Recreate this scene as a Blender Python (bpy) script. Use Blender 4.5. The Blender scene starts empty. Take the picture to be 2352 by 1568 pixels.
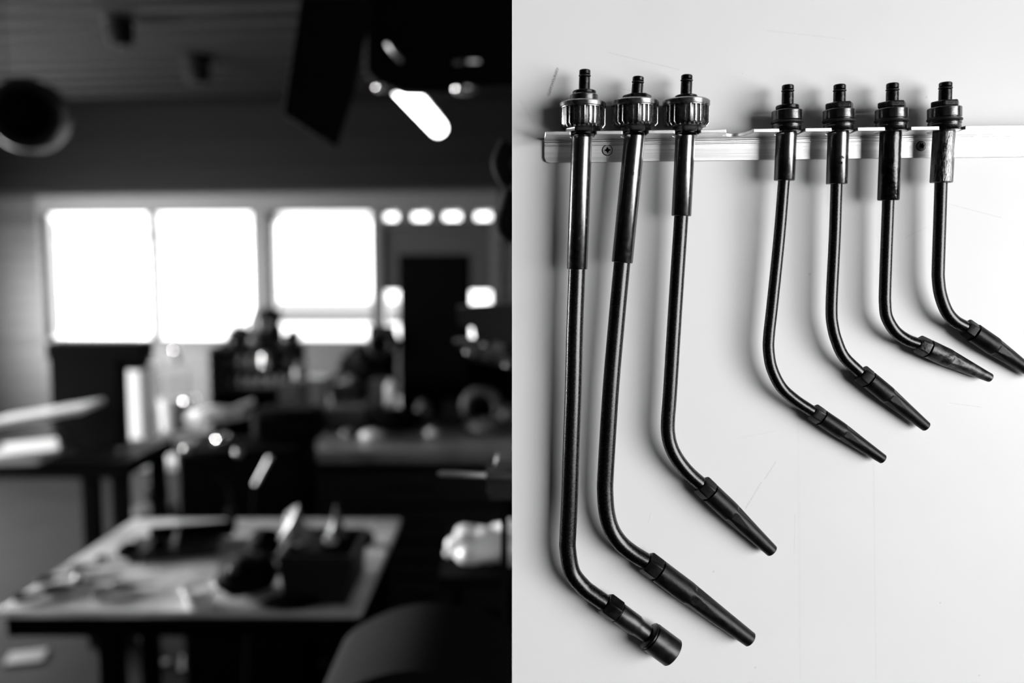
import bpy, bmesh, math, random
from mathutils import Vector, Matrix, Euler
random.seed(7)
SC = bpy.context.scene
COL = SC.collection
F = 2000.0; CX, CY = 1176.0, 784.0
PITCH = math.radians(5.0)
CAM = Vector((0, 0, 1.65))
FWD = Vector((0, math.cos(PITCH), -math.sin(PITCH)))
UP = Vector((0, math.sin(PITCH), math.cos(PITCH)))
RT = Vector((1, 0, 0))

def ray(px, py):
    return (FWD + RT * ((px - CX) / F) - UP * ((py - CY) / F))
def at(px, py, Y):
    d = ray(px, py); return CAM + d * (Y / d.y)
def atz(px, py, z):
    d = ray(px, py); return CAM + d * ((z - CAM.z) / d.z)
def scale_at(P):                      # metres per reference pixel at a point
    return (P - CAM).dot(FWD) / F

# ------------------------------------------------------------------ materials
def nodes(name):
    m = bpy.data.materials.new(name); m.use_nodes = True
    nt = m.node_tree; b = nt.nodes['Principled BSDF']
    return m, nt, b
def mat(name, v, rough=0.5, metal=0.0, var=0.0, vscale=20, bump=0.0, bscale=60, stretch=(1, 1, 1), coat=0.0, emit=0.0, rvar=0.0, aniso=0.0, spec=0.5):
    m, nt, b = nodes(name)
    b.inputs['Base Color'].default_value = (v, v, v, 1)
    b.inputs['Roughness'].default_value = rough
    b.inputs['Metallic'].default_value = metal
    b.inputs['Coat Weight'].default_value = coat
    b.inputs['Specular IOR Level'].default_value = spec
    if aniso: b.inputs['Anisotropic'].default_value = aniso
    if emit:
        b.inputs['Emission Color'].default_value = (1, 1, 1, 1); b.inputs['Emission Strength'].default_value = emit
    if var or bump or rvar:
        tc = nt.nodes.new('ShaderNodeTexCoord'); mp = nt.nodes.new('ShaderNodeMapping')
        mp.inputs['Scale'].default_value = stretch
        nt.links.new(tc.outputs['Object'], mp.inputs['Vector'])
        n = nt.nodes.new('ShaderNodeTexNoise'); n.inputs['Scale'].default_value = vscale; n.inputs['Detail'].default_value = 6
        nt.links.new(mp.outputs[0], n.inputs['Vector'])
        if var:
            r = nt.nodes.new('ShaderNodeMapRange'); r.inputs['From Min'].default_value = 0.3; r.inputs['From Max'].default_value = 0.7
            r.inputs['To Min'].default_value = v * (1 - var); r.inputs['To Max'].default_value = min(1, v * (1 + var))
            nt.links.new(n.outputs['Fac'], r.inputs['Value']); nt.links.new(r.outputs[0], b.inputs['Base Color'])
        if rvar:
            r2 = nt.nodes.new('ShaderNodeMapRange'); r2.inputs['From Min'].default_value = 0.3; r2.inputs['From Max'].default_value = 0.7
            r2.inputs['To Min'].default_value = max(0.05, rough - rvar); r2.inputs['To Max'].default_value = rough + rvar
            nt.links.new(n.outputs['Fac'], r2.inputs['Value']); nt.links.new(r2.outputs[0], b.inputs['Roughness'])
        if bump:
            n2 = nt.nodes.new('ShaderNodeTexNoise'); n2.inputs['Scale'].default_value = bscale; n2.inputs['Detail'].default_value = 5
            nt.links.new(mp.outputs[0], n2.inputs['Vector'])
            bp = nt.nodes.new('ShaderNodeBump'); bp.inputs['Strength'].default_value = bump; bp.inputs['Distance'].default_value = 0.001
            nt.links.new(n2.outputs['Fac'], bp.inputs['Height']); nt.links.new(bp.outputs[0], b.inputs['Normal'])
    return m

M = dict(
    body=mat('worn_steel', 0.12, 0.24, 1, var=0.12, vscale=300, bump=0.03, bscale=700, rvar=0.04),
    tube=mat('darkened_tube', 0.05, 0.28, 1, var=0.14, vscale=700, bump=0.04, bscale=1200, rvar=0.04),
    nut=mat('bright_knurl', 0.26, 0.26, 1, var=0.25, vscale=250, bump=0.03, bscale=900, rvar=0.08),
    stem=mat('oily_stem', 0.035, 0.25, 1, var=0.4, vscale=500, bump=0.04, bscale=1200, rvar=0.05),
    collar=mat('collar_steel', 0.14, 0.24, 1, var=0.35, vscale=300, bump=0.04, bscale=900, rvar=0.05),
    nozzle=mat('black_nozzle', 0.010, 0.4, 0.7, var=0.5, vscale=250, bump=0.1, bscale=700, rvar=0.08),
    nozzle2=mat('scuffed_nozzle', 0.06, 0.42, 0.8, var=0.9, vscale=260, bump=0.2, bscale=700, rvar=0.1),
    body2=mat('oily_sleeve', 0.05, 0.2, 1, var=0.5, vscale=180, bump=0.15, bscale=500, rvar=0.1),
    body3=mat('scratched_sleeve', 0.13, 0.26, 1, var=0.45, vscale=220, bump=0.5, bscale=420, stretch=(2.2, 2.2, 0.5), rvar=0.1),
    cup=mat('dark_cup', 0.045, 0.36, 0.9, var=0.3, vscale=200, bump=0.04, bscale=700, rvar=0.04),
    rubber=mat('black_rubber', 0.006, 0.45),
    alu=mat('brushed_aluminium', 0.88, 0.38, 1, var=0.08, vscale=60, bump=0.12, bscale=220, stretch=(0.15, 6, 14), rvar=0.03),
    screw=mat('zinc_screw', 0.75, 0.45, 0.0), darkscrew=mat('dark_screw', 0.25, 0.4, 0.9),
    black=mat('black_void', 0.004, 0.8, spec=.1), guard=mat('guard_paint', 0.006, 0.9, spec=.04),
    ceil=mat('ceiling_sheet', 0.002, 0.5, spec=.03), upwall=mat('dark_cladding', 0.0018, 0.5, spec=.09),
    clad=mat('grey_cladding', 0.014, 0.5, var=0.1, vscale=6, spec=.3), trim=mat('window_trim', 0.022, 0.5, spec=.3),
    shell=mat('dark_plaster', 0.02, 0.7), floor=mat('workshop_floor', 0.004, 0.75, var=0.3, vscale=3, rvar=0.08, spec=.04),
    sash=mat('white_sash', 0.75, 0.4), blackp=mat('black_paint', 0.003, 0.4, spec=.15), blackm=mat('matte_black', 0.002, 0.8, spec=.05),
    darkg=mat('dark_grey', 0.012, 0.5, spec=.2), grey=mat('mid_grey', 0.06, 0.5), lgrey=mat('light_grey', 0.17, 0.45),
    white=mat('paper_white', 0.85, 0.35), gloss=mat('gloss_white', 0.85, 0.18), chrome=mat('chrome', 0.8, 0.12, 1),
    steel=mat('bench_steel', 0.3, 0.3, 1), wood=mat('bench_wood', 0.2, 0.33, var=0.35, vscale=9, rvar=0.06),
    tabletop=mat('worn_table_top', 0.72, 0.3, var=0.25, vscale=7, rvar=0.08),
    blind=mat('blind_cloth', 0.012, 0.7, spec=.1), lamp=mat('lamp_tube', 0.9, 0.4, emit=14.0),
    snow=mat('pale_ground', 0.8, 0.8), house=mat('pale_house', 0.16, 0.8), clear=mat('clear_plastic', 0.5, 0.15),
    stack=mat('layered_board', 0.06, 0.6, var=0.7, vscale=30, stretch=(1, 1, 30)),
)
def glass():
    m, nt, b = nodes('window_glass')
    nt.nodes.remove(b)
    o = nt.nodes['Material Output']; t = nt.nodes.new('ShaderNodeBsdfTransparent'); g = nt.nodes.new('ShaderNodeBsdfGlossy')
    g.inputs['Roughness'].default_value = 0.05; t.inputs['Color'].default_value = (.95, .95, .95, 1)
    mx = nt.nodes.new('ShaderNodeMixShader'); mx.inputs[0].default_value = 0.05
    nt.links.new(t.outputs[0], mx.inputs[1]); nt.links.new(g.outputs[0], mx.inputs[2]); nt.links.new(mx.outputs[0], o.inputs['Surface'])
    return m
M['glass'] = glass()

def panel_mat():
    """white board with its own pencil marks, scratches and grime spots (world metres, object origin at world origin)"""
    m, nt, b = nodes('white_board')
    b.inputs['Roughness'].default_value = 0.42
    L = nt.links.new
    geo = nt.nodes.new('ShaderNodeTexCoord')
    sep = nt.nodes.new('ShaderNodeSeparateXYZ'); L(geo.outputs['Object'], sep.inputs[0])
    def mth(op, a, c=None, d=None):
        n = nt.nodes.new('ShaderNodeMath'); n.operation = op
        for i, q in enumerate((a, c, d)):
            if q is None: continue
            if isinstance(q, (int, float)): n.inputs[i].default_value = q
            else: L(q, n.inputs[i])
        return n.outputs[0]
    X, Z = sep.outputs[0], sep.outputs[2]
    noise = nt.nodes.new('ShaderNodeTexNoise'); noise.inputs['Scale'].default_value = 900; L(geo.outputs['Object'], noise.inputs['Vector'])
    grain = mth('MULTIPLY_ADD', noise.outputs['Fac'], 2.2, -0.5)
    total = None
    for (x0, y0, x1, y1, w, s) in [(1280, 158, 1260, 218, 5, .5), (1782, 1060, 1756, 1100, 2, .16), (1748, 1108, 1712, 1168, 2.4, .16),
                                   (1495, 1176, 1489, 1200, 1.5, .1), (1826, 1180, 1824, 1270, 1.5, .1), (2006, 1040, 2012, 1560, 3, .05),
                                   (1395, 120, 1560, 160, 2, .10), (1425, 203, 1520, 228, 2, .12), (2080, 545, 2130, 520, 2, .08),
                                   (2185, 470, 2300, 500, 2, .10), (2180, 925, 2255, 935, 1.4, .12), (1700, 1005, 1780, 990, 2, .05),
                                   (1833, 970, 1838, 1560, 4, .03), (1195, 230, 1250, 320, 6, .05), (1760, 70, 1940, 90, 2, .06)]:
        a = at(x0, y0, .58); c = at(x1, y1, .58); k = .29e-3
        dx, dz = c.x - a.x, c.z - a.z; ln = math.hypot(dx, dz); ux, uz = dx / ln, dz / ln
        px = mth('SUBTRACT', X, a.x); pz = mth('SUBTRACT', Z, a.z)
        al = mth('ADD', mth('MULTIPLY', px, ux), mth('MULTIPLY', pz, uz))
        cr = mth('ABSOLUTE', mth('SUBTRACT', mth('MULTIPLY', px, uz), mth('MULTIPLY', pz, ux)))
        ac = mth('ABSOLUTE', mth('SUBTRACT', al, mth('MINIMUM', mth('MAXIMUM', al, 0.0), ln)))
        d = mth('ADD', cr, ac)
        v = mth('MULTIPLY', mth('MAXIMUM', mth('SUBTRACT', 1.0, mth('DIVIDE', d, w * k)), 0.0), s * 1.6)
        total = v if total is None else mth('MAXIMUM', total, v)
    spots = nt.nodes.new('ShaderNodeTexVoronoi'); spots.inputs['Scale'].default_value = 38; L(geo.outputs['Object'], spots.inputs['Vector'])
    sp = mth('MULTIPLY', mth('LESS_THAN', spots.outputs['Distance'], 0.035), 0.13)
    big = nt.nodes.new('ShaderNodeTexNoise'); big.inputs['Scale'].default_value = 9; big.inputs['Detail'].default_value = 4; L(geo.outputs['Object'], big.inputs['Vector'])
    cl = mth('MULTIPLY', mth('MAXIMUM', mth('SUBTRACT', big.outputs['Fac'], 0.5), 0), 0.12)
    dirt = mth('ADD', mth('ADD', mth('MULTIPLY', total, mth('MAXIMUM', grain, 0.2)), sp), cl)
    v = mth('SUBTRACT', 0.86, mth('MULTIPLY', dirt, 0.86))
    L(v, b.inputs['Base Color'])
    return m
M['board'] = panel_mat()

# ------------------------------------------------------------------ object helpers
WL = {}
def tag(o, label=None, cat=None, group=None, kind=None):
    if label: o['label'] = label
    if cat: o['category'] = cat
    if group: o['group'] = group
    if kind: o['kind'] = kind
    return o
def thing(name, loc, label, cat, group=None):
    o = bpy.data.objects.new(name, None); o.empty_display_size = 0.02
    o.location = loc; COL.objects.link(o); WL[o] = Vector(loc)
    return tag(o, label, cat, group)
def obj(name, bm, m, parent=None, origin=None, smooth=True, bevel=0, angle=35):
    """link bm (verts in world metres) as one mesh object"""
    org = Vector(origin) if origin is not None else (WL[parent] if parent else Vector((0, 0, 0)))
    for v in bm.verts: v.co -= org
    bmesh.ops.recalc_face_normals(bm, faces=bm.faces)
    me = bpy.data.meshes.new(name); bm.to_mesh(me); bm.free()
    me.materials.append(m if not isinstance(m, str) else M[m])
    if smooth:
        me.shade_smooth(); me.set_sharp_from_angle(angle=math.radians(angle))
    o = bpy.data.objects.new(name, me); COL.objects.link(o)
    if parent:
        o.parent = parent; o.location = org - WL[parent]
    else: o.location = org
    WL[o] = org
    if bevel:
        md = o.modifiers.new('edge', 'BEVEL'); md.width = bevel; md.segments = 2; md.limit_method = 'ANGLE'; md.angle_limit = math.radians(40)
    return o
NB = bmesh.new
def frame(d):
    d = Vector(d).normalized()
    up = Vector((0, -1, 0)) if abs(d.y) < 0.9 else Vector((0, 0, 1))
    x = up.cross(d).normalized(); y = d.cross(x).normalized()   # y ~ towards camera
    return x, y, d
def rings(bm, rl, axis, n=48, cap0=True, cap1=True, fn=None, phase=0.0):
    x, y, d = frame(axis); prev = None; first = None
    for i, (P, r) in enumerate(rl):
        cur = []
        for k in range(n):
            a = 2 * math.pi * k / n + phase
            rr = fn(i, a, r) if fn else r
            cur.append(bm.verts.new(P + x * (rr * math.cos(a)) + y * (rr * math.sin(a))))
        if prev:
            for k in range(n): bm.faces.new((prev[k], prev[(k + 1) % n], cur[(k + 1) % n], cur[k]))
        else: first = cur
        prev = cur
    if cap0: bm.faces.new(first[::-1])
    if cap1: bm.faces.new(prev)
def cyl(bm, a, b, r, r2=None, n=24):
    a, b = Vector(a), Vector(b)
    rings(bm, [(a, r), (b, r if r2 is None else r2)], b - a, n)
def box(bm, c, s, rz=0, rx=0, ry=0):
    R = Euler((rx, ry, rz)).to_matrix(); c = Vector(c); vs = []
    for dz in (-.5, .5):
        for dx, dy in ((-.5, -.5), (.5, -.5), (.5, .5), (-.5, .5)):
            vs.append(bm.verts.new(c + R @ Vector((dx * s[0], dy * s[1], dz * s[2]))))
    for f in ((3, 2, 1, 0), (4, 5, 6, 7), (0, 1, 5, 4), (1, 2, 6, 5), (2, 3, 7, 6), (3, 0, 4, 7)):
        bm.faces.new([vs[i] for i in f])
def box2(bm, lo, hi):
    box(bm, [(lo[i] + hi[i]) / 2 for i in range(3)], [abs(hi[i] - lo[i]) for i in range(3)])
def prism(bm, pts, ext):
    ext = Vector(ext); a = [bm.verts.new(Vector(p)) for p in pts]; b = [bm.verts.new(Vector(p) + ext) for p in pts]
    bm.faces.new(a); bm.faces.new(b[::-1]); n = len(a)
    for i in range(n): bm.faces.new((a[i], b[i], b[(i + 1) % n], a[(i + 1) % n]))
def blob(bm, c, s, amp=0.0, sub=3, fr=3.0, seed=0, flat=None):
    from mathutils import noise
    r = bmesh.ops.create_icosphere(bm, subdivisions=sub, radius=1.0)
    for v in r['verts']:
        p = v.co.copy(); k = 1 + amp * noise.noise(p * fr + Vector((seed * 7.1, seed * 3.3, 0)))
        q = Vector((p.x * s[0] * k, p.y * s[1] * k, p.z * s[2] * k))
        if flat is not None and q.z < -flat: q.z = -flat
        v.co = Vector(c) + q
def catmull(pts, n=10):
    P = [pts[0] + (pts[0] - pts[1])] + list(pts) + [pts[-1] + (pts[-1] - pts[-2])]; out = []
    for i in range(1, len(P) - 2):
        for j in range(n):
            t = j / n; a, b, c, d = P[i - 1], P[i], P[i + 1], P[i + 2]
            out.append(0.5 * ((2 * b) + (c - a) * t + (2 * a - 5 * b + 4 * c - d) * t * t + (3 * b - a - 3 * c + d) * t ** 3))
    out.append(pts[-1]); return out
def sweep(bm, pts, rad, n=28, cap=True):
    rad = rad if isinstance(rad, (list, tuple)) else [rad] * len(pts)
    T = [(pts[min(i + 1, len(pts) - 1)] - pts[max(i - 1, 0)]).normalized() for i in range(len(pts))]
    x = frame(T[0])[0]; prev = None; first = None
    for i, p in enumerate(pts):
        x = (x - T[i] * x.dot(T[i])).normalized(); y = T[i].cross(x)
        cur = [bm.verts.new(p + x * (rad[i] * math.cos(2 * math.pi * k / n)) + y * (rad[i] * math.sin(2 * math.pi * k / n))) for k in range(n)]
        if prev:
            for k in range(n): bm.faces.new((prev[k], prev[(k + 1) % n], cur[(k + 1) % n], cur[k]))
        else: first = cur
        prev = cur
    if cap: bm.faces.new(first[::-1]); bm.faces.new(prev)
def torus(bm, c, R, r, axis, n=40, m=14):
    x, y, d = frame(axis); c = Vector(c); grid = []
    for i in range(n):
        a = 2 * math.pi * i / n; e = x * math.cos(a) + y * math.sin(a)
        grid.append([bm.verts.new(c + e * (R + r * math.cos(2 * math.pi * j / m)) + d * (r * math.sin(2 * math.pi * j / m))) for j in range(m)])
    for i in range(n):
        for j in range(m): bm.faces.new((grid[i][j], grid[(i + 1) % n][j], grid[(i + 1) % n][(j + 1) % m], grid[i][(j + 1) % m]))

# ================================================================== FOREGROUND: white partition, rail, torch tips
PY = 0.58
bm = NB(); e0 = at(1177, 36, PY).x
prism(bm, [(e0, PY, 0.0), (2.2, PY, 0.0), (2.2, PY, 3.0), (e0 - .0004, PY, 3.0)], (0, 0.016, 0))
# a chip of lifted paint on the sawn edge
o = obj('wall_front', bm, 'board', smooth=False); tag(o, kind='structure')

AL = math.atan2(14, 1063)
U = Vector((math.cos(AL), 0, math.sin(AL))); W = Vector((-math.sin(AL), 0, math.cos(AL))); DY = Vector((0, 1, 0))
FY = 0.554
R0 = at(1253, 302, FY)
def rl(u, y, w): return R0 + U * u + W * w + DY * (y - FY)
LEN = 0.40; TH = 0.0022
torch_notch = [1340, 1459.5, 1579.5, 1698, 1819.5, 1940, 2062.5, 2187]
def u_of(px): return (at(px, 302, FY) - R0).dot(U)
bm = NB()
pts = [(0.0, FY), ]
hw = 0.0076; cyy = 0.5645
for px in torch_notch:
    u = u_of(px)
    pts += [(u - hw - .0006, FY), (u - hw, FY + .0015), (u - hw, cyy)]
    for k in range(1, 12):
        a = math.pi - math.pi * k / 12
        pts.append((u + hw * math.cos(a), cyy + hw * math.sin(a)))
    if px == 1698: pts += [(u + hw, cyy - .001), (u + hw + .0012, cyy - .005), (u + hw + .0008, FY + .001), (u + hw + .0014, FY)]
    else: pts += [(u + hw, cyy), (u + hw, FY + .0015), (u + hw + .0006, FY)]
pts += [(LEN, FY), (LEN, PY - .0001), (0, PY - .0001)]
prism(bm, [rl(u, y, 0) for u, y in pts], -W * TH)
# upright web with a rolled bead and rounded lower corner
wb = (at(1253, 374, 0.577) - R0).dot(W)
web = [(0, -TH), (LEN, -TH), (LEN, wb), (.0035, wb), (.001, wb + .001), (0, wb + .0035)]
prism(bm, [rl(u, PY - .0026, w) for u, w in web], DY * .0025)
for w, hh, dd in ((-.0048, .0011, .0006), (-.0032, .0005, .0009)):
    prism(bm, [rl(0.0002, PY - .0026 - dd, w), rl(LEN, PY - .0026 - dd, w), rl(LEN, PY - .0026 - dd, w - hh), rl(0.0002, PY - .0026 - dd, w - hh)], DY * dd)
rail = obj('notched_rail', bm, 'alu', origin=R0, bevel=.0003)
rail.rotation_euler = (0, 0, 0)
tag(rail, 'brushed aluminium angle rail with notches screwed to the white board', 'rail')
def screw(px, py, rpx, m, points, name='screw', label=None):
    P = at(px, py, PY - .0028); k = scale_at(P); bm = NB(); r = rpx * k
    rings(bm, [(P + DY * .0004, r * .98), (P - DY * .0004, r * .95), (P - DY * .0008, r * .8), (P - DY * .0009, r * .5)], -DY, 32)
    s = obj(name, bm, m, rail, bevel=0)
    if label: s['label'] = label
    bm = NB()
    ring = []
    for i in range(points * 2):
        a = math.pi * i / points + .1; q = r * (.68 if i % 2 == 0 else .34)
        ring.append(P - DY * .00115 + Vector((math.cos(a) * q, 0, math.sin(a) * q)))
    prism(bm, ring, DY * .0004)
    obj('recess_shade', bm, 'black', s, smooth=False)  # solid black star in place of a hollow, its shade put into the colour
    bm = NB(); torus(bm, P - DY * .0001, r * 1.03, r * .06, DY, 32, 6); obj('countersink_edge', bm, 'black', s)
screw(1395, 345, 11.5, 'screw', 4, label='bright zinc screw with a cross recess')
screw(2115.5, 335.5, 10.5, 'darkscrew', 6, label='dark screw with a star recess')
bm = NB(); a = at(1395, 312, PY - .0029); c = at(1394.6, 373, PY - .0029)
box(bm, (a + c) / 2, (.00035, .0002, (a - c).length)); obj('scribe_line', bm, 'screw', rail, smooth=False)

# ---- torch tips -----------------------------------------------------------------
def flange_y(px): return 302 - .01317 * (px - 1253) + 5.0
ZAX = Vector((0, 0, 1))
class Torch:
    def __init__(s, label, tops, st0, group='torch tips hanging in the rail'):
        s.st0 = st0
        s.P = lambda px, py, st=None: at(px, py, PY - (s.st0 if st is None else st))
        s.root = thing('torch_tip', s.P(*tops), label, 'torch tip', group)
        (s.x0, s.y0), (s.x1, s.y1) = s.ax if hasattr(s, 'ax') else ((0, 0), (0, 1))
def fy(y, r): return 609 - (609 - y) * (1 - .85 * r * .283e-3 / .564)
def stack(T, name, axis, prof, m, n=48, fn=None, bevel=.0002, cap0=True, cap1=True, phase=0.0, parent=None, st=(None, None)):
    """axis: two (px,py) points; prof: (py, rpx) along it"""
    (xa, ya), (xb, yb) = axis
    A = T.P(xa, ya, st[0]); B = T.P(xb, yb, st[1]); d = (B - A).normalized(); L = (B - A).length
    rlst = []
    for y, r in prof:
        y = fy(y, r); t = (y - ya) / (yb - ya); P = A.lerp(B, t)
        rlst.append((P, r * scale_at(P)))
    bm = NB(); rings(bm, rlst, d, n, cap0, cap1, fn, phase)
    return obj(name, bm, m, parent or T.root, bevel=bevel)
def hexfn(round_=1.0):
    def f(i, a, r):
        q = (a % (math.pi / 3)) - math.pi / 6
        return min(r, r * .885 / math.cos(q)) if round_ else r
    return f
def flute(rows, n=26, depth=.14):
    def f(i, a, r):
        if i not in rows: return r
        q = (a * n / (2 * math.pi)) % 1.0
        ramp = max(0, min(1, (abs(q - .5) - .0) / .5))        # 0 middle of ridge .. 1 middle of groove
        w = 0 if ramp < .24 else (1 if ramp > .46 else (ramp - .24) / .22)
        return r * (1 - depth * w)
    return f

def build(label, nip, oring, flange, upper, nutp, bodyax, body, tube, nozz, st0=.016, kind='small', extra=None, nozlabel=None):
    """nip: (x,ytop,x,ybot,r)"""
    T = Torch(label, (bodyax[0][0], flange_y(bodyax[0][0])), st0)
    x0, y0, x1, y1, r = nip; axn = ((x0, y0), (x1, y1))
    yo = oring
    stack(T, 'inlet_stem', axn, [(y0, r * .86), (y0 + 2, r), (yo - 3.5, r), (yo - 2.5, r * .8), (yo + 3, r * .8), (yo + 4, r), (y1 + 3, r)], 'stem')
    A = T.P(x0, y0); B = T.P(x1, y1); bm = NB()
    Po = A.lerp(B, (fy(yo, r) - y0) / (y1 - y0)); torus(bm, Po, (r * .92) * scale_at(Po), 2.2 * scale_at(Po), B - A, 40, 10)
    obj('o_ring', bm, 'rubber', T.root)
    xf, yf0, yf1, rf, hexed = flange
    stack(T, 'lock_nut' if hexed else 'stem_flange', ((xf, yf0), (xf, yf1)), [(yf0, rf * .93), (yf0 + 2, rf), (yf1 - 2, rf), (yf1, rf * .93)], 'stem',
          n=60, fn=hexfn() if hexed else None, phase=.35)
    for nm, xu, prof, m in upper:
        stack(T, nm, ((xu[0], prof[0][0]), (xu[1], prof[-1][0])), prof, m, bevel=.00015)
    if kind == 'big':
        xn, yr0, yk0, yk1, yb, rn, (xh, yh0, yh1, rh) = nutp
        nn = stack(T, 'knurled_nut', ((xn, yr0), (xn - 1, yb)), [(yr0, rn * .93), (yr0 + 2.5, rn), (yk0 - 2, rn), (yk0 - .5, rn * .97), (yk0, rn * .965), (yk0 + 1, rn * .965),
              (yk0 + 2, rn * .965), (yk1 - 3, rn * .965), (yk1, rn * .93), (yb - 2, rn * .86), (yb, rn * .78)], 'nut', n=400, fn=flute((6, 7, 8)), bevel=0)
        stack(T, 'hexagon', ((xh, yh0), (xh, yh1)), [(yh0, rh), (yh1 - 4, rh), (yh1, rh * .86)], 'body', n=60, fn=hexfn(), phase=.25, parent=nn)
        stack(T, 'seat_cone', ((xh - 1, yh1), (xh - 1, yh1 + 9)), [(yh1 - 1, rh * .8), (yh1 + 2, rh * .84), (yh1 + 6.5, 25), (yh1 + 9, 24)], 'stem', parent=nn)
    else:
        xc, yc0, yc1, yg1, yl1, rc = nutp
        co = stack(T, 'collar', ((xc, yc0), (xc, yl1 + 8)), [(yc0, rc * .95), (yc0 + 1.5, rc), (yc1, rc), (yc1 + .6, rc * .92), (yg1 - .6, rc * .92), (yg1, rc * .97),
              (yg1 + 5, rc * .99), (yg1 + 7, rc * .95), (yl1 - 3, rc * .96), (yl1 + 1, rc), (yl1 + 4, rc * 1.04), (yl1 + 8, 24)], 'collar')
        P = T.P(xc, fy((yc1 + yg1) / 2, rc)); bm = NB(); torus(bm, P, rc * .965 * scale_at(P), 3.0 * scale_at(P), ZAX, 60, 12); obj('collar_ring', bm, 'rubber', co)
    stack(T, 'mixer_body', bodyax, body, 'body', bevel=.0003, st=(st0, st0 - .001))
    # swept tube: points (px, py, standoff)
    pts, rt = tube
    W3 = [T.P(x, y, s) for x, y, s in pts]
    # keep straight runs straight: resample with centripetal spacing
    cur = catmull(W3, 12)
    bm = NB(); sweep(bm, cur, [rt * scale_at(p) for p in cur], 36)
    obj('bent_tube', bm, 'tube', T.root)
    # nozzle
    (hx0, hy0), (hx1, hy1), (tx, ty), rh, rb, rtip, s0, s1, kindn = nozz
    A = T.P(hx0, hy0, s0); Bp = T.P(hx1, hy1, s0); Cc = T.P(tx, ty, s1); d = (Cc - A).normalized(); k = scale_at(A); Lh = (Bp - A).length; Lt = (Cc - A).length
    bm = NB(); rings(bm, [(A - d * 2.5 * k, rh * .72 * k), (A - d * .2 * k, rh * .98 * k), (A + d * 3 * k, rh * 1.06 * k), (A + d * (Lh - 1.5 * k), rh * 1.06 * k), (A + d * Lh, rh * k)], d, 60, fn=hexfn(), phase=.6)
    nz = obj('nozzle_nut', bm, 'nozzle', T.root, bevel=.0002)
    bm = NB()
    if kindn == 'cup':
        n1, n2, n3 = Lh + 50 * k, Lh + 66 * k, Lh + 92 * k
        rings(bm, [(A + d * Lh, rh * .86 * k), (A + d * (Lh + 1.5 * k), rh * .86 * k), (A + d * (Lh + 2 * k), rb * k), (A + d * n1, rb * k), (A + d * (n1 + 4 * k), rb * .93 * k), (A + d * n2, rb * .84 * k),
                   (A + d * n3, rb * .82 * k)], d, 60)
        obj('nozzle_body', bm, 'cup', T.root)
        bm = NB(); rc = 34.5 * k
        rings(bm, [(A + d * (n3 - 6 * k), rc * .72), (A + d * (n3 - 2 * k), rc * .93), (A + d * n3, rc * .97), (A + d * (n3 + 2 * k), rc * .9), (A + d * (n3 + 5 * k), rc * .9), (A + d * (n3 + 6 * k), rc), (A + d * (Lt - 2 * k), rc), (A + d * Lt, rc * .95), (A + d * Lt, rc * .8), (A + d * (Lt - 30 * k), rc * .72)], d, 64)
        obj('heating_cup', bm, 'cup', T.root)
    else:
        L0 = Lh; Lb = Lt - Lh; rl_ = [(A + d * Lh, rh * .84 * k), (A + d * (Lh + 1.8 * k), rh * .84 * k), (A + d * (Lh + 2.2 * k), rb * k)]
        ap = [9, 9, 9]
        for i in range(1, 41):
            t = i / 40
            shape = 1 - max(0, (t - .30) / .70) ** .93
            r_ = rtip + (rb - rtip) * shape
            rl_.append((A + d * (Lh + 2.2 * k + (Lb - 4 * k) * t), r_ * k))
            ap.append(9 if t < .33 else (.9 + .2 * max(0, t - .33) / .5))
        rl_.append((A + d * Lt, rtip * .9 * k)); ap.append(9)
        rl_.append((A + d * Lt, rtip * .55 * k)); ap.append(9)
        rl_.append((A + d * (Lt - 12 * k), rtip * .5 * k)); ap.append(9)
        def fl(i, a, r):
            q = (a % (math.pi / 3)) - math.pi / 6
            return min(r, r * ap[i] / math.cos(q))
        rings(bm, rl_, d, 72, fn=fl, phase=.3)
        o = obj('nozzle_body', bm, 'nozzle', T.root, angle=14)
        if nozlabel: o['label'] = nozlabel
    return T

S = .016
# first: longest, ends in the wide cup
build('long torch tip ending in a wide stubby cup, leftmost on the rail', (1343.5, 158, 1342, 207, 13), 171.5, (1342, 204, 213, 27, False),
      [('steel_ring', (1341, 1341), [(212, 29), (214, 32), (228, 32), (229, 31)], 'collar')],
      (1339, 227, 240.5, 284, 291, 53.5, (1339, 288, 303, 40)), ((1337, 302), (1325.5, 618)), [(302, 25), (311, 25), (312, 23.8), (616, 23.6), (618, 22.5)],
      ([(1325.5, 612, .0148), (1320, 760, .0142), (1316.5, 900, .0135), (1311.5, 1040, .0128), (1308, 1150, .0122), (1304.5, 1225, .0119), (1304.3, 1262, .0117), (1314, 1313, .0113), (1339.5, 1347, .0112), (1362, 1365, .0111), (1388, 1383, .011)], 19.3),
      ((1390, 1384), (1419, 1406), (1545.6, 1499.5), 26, 24.5, 34, .0108, .0112, 'cup'), S, 'big')
build('long torch tip with the longest tapered black nozzle, beside the cup-ended one', (1466.5, 174, 1463, 215, 13), 186.5, (1463, 213, 224, 33, True), [],
      (1459, 223, 237.5, 280, 286, 53.8, (1460, 283, 301, 35)), ((1459, 300), (1429, 603)), [(300, 24), (601, 24.2), (603, 23)],
      ([(1429.3, 598, .0148), (1416, 740, .014), (1402.5, 900, .0133), (1391.5, 1080, .0122), (1390, 1130, .0119), (1394, 1178, .0115), (1405, 1216, .0112), (1425, 1246, .0109), (1452, 1269, .0105), (1483, 1288, .0102)], 19),
      ((1484, 1289), (1512, 1309), (1724, 1469), 26, 27, 18.3, .0098, .0075, 'cone'), S, 'big')
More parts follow.
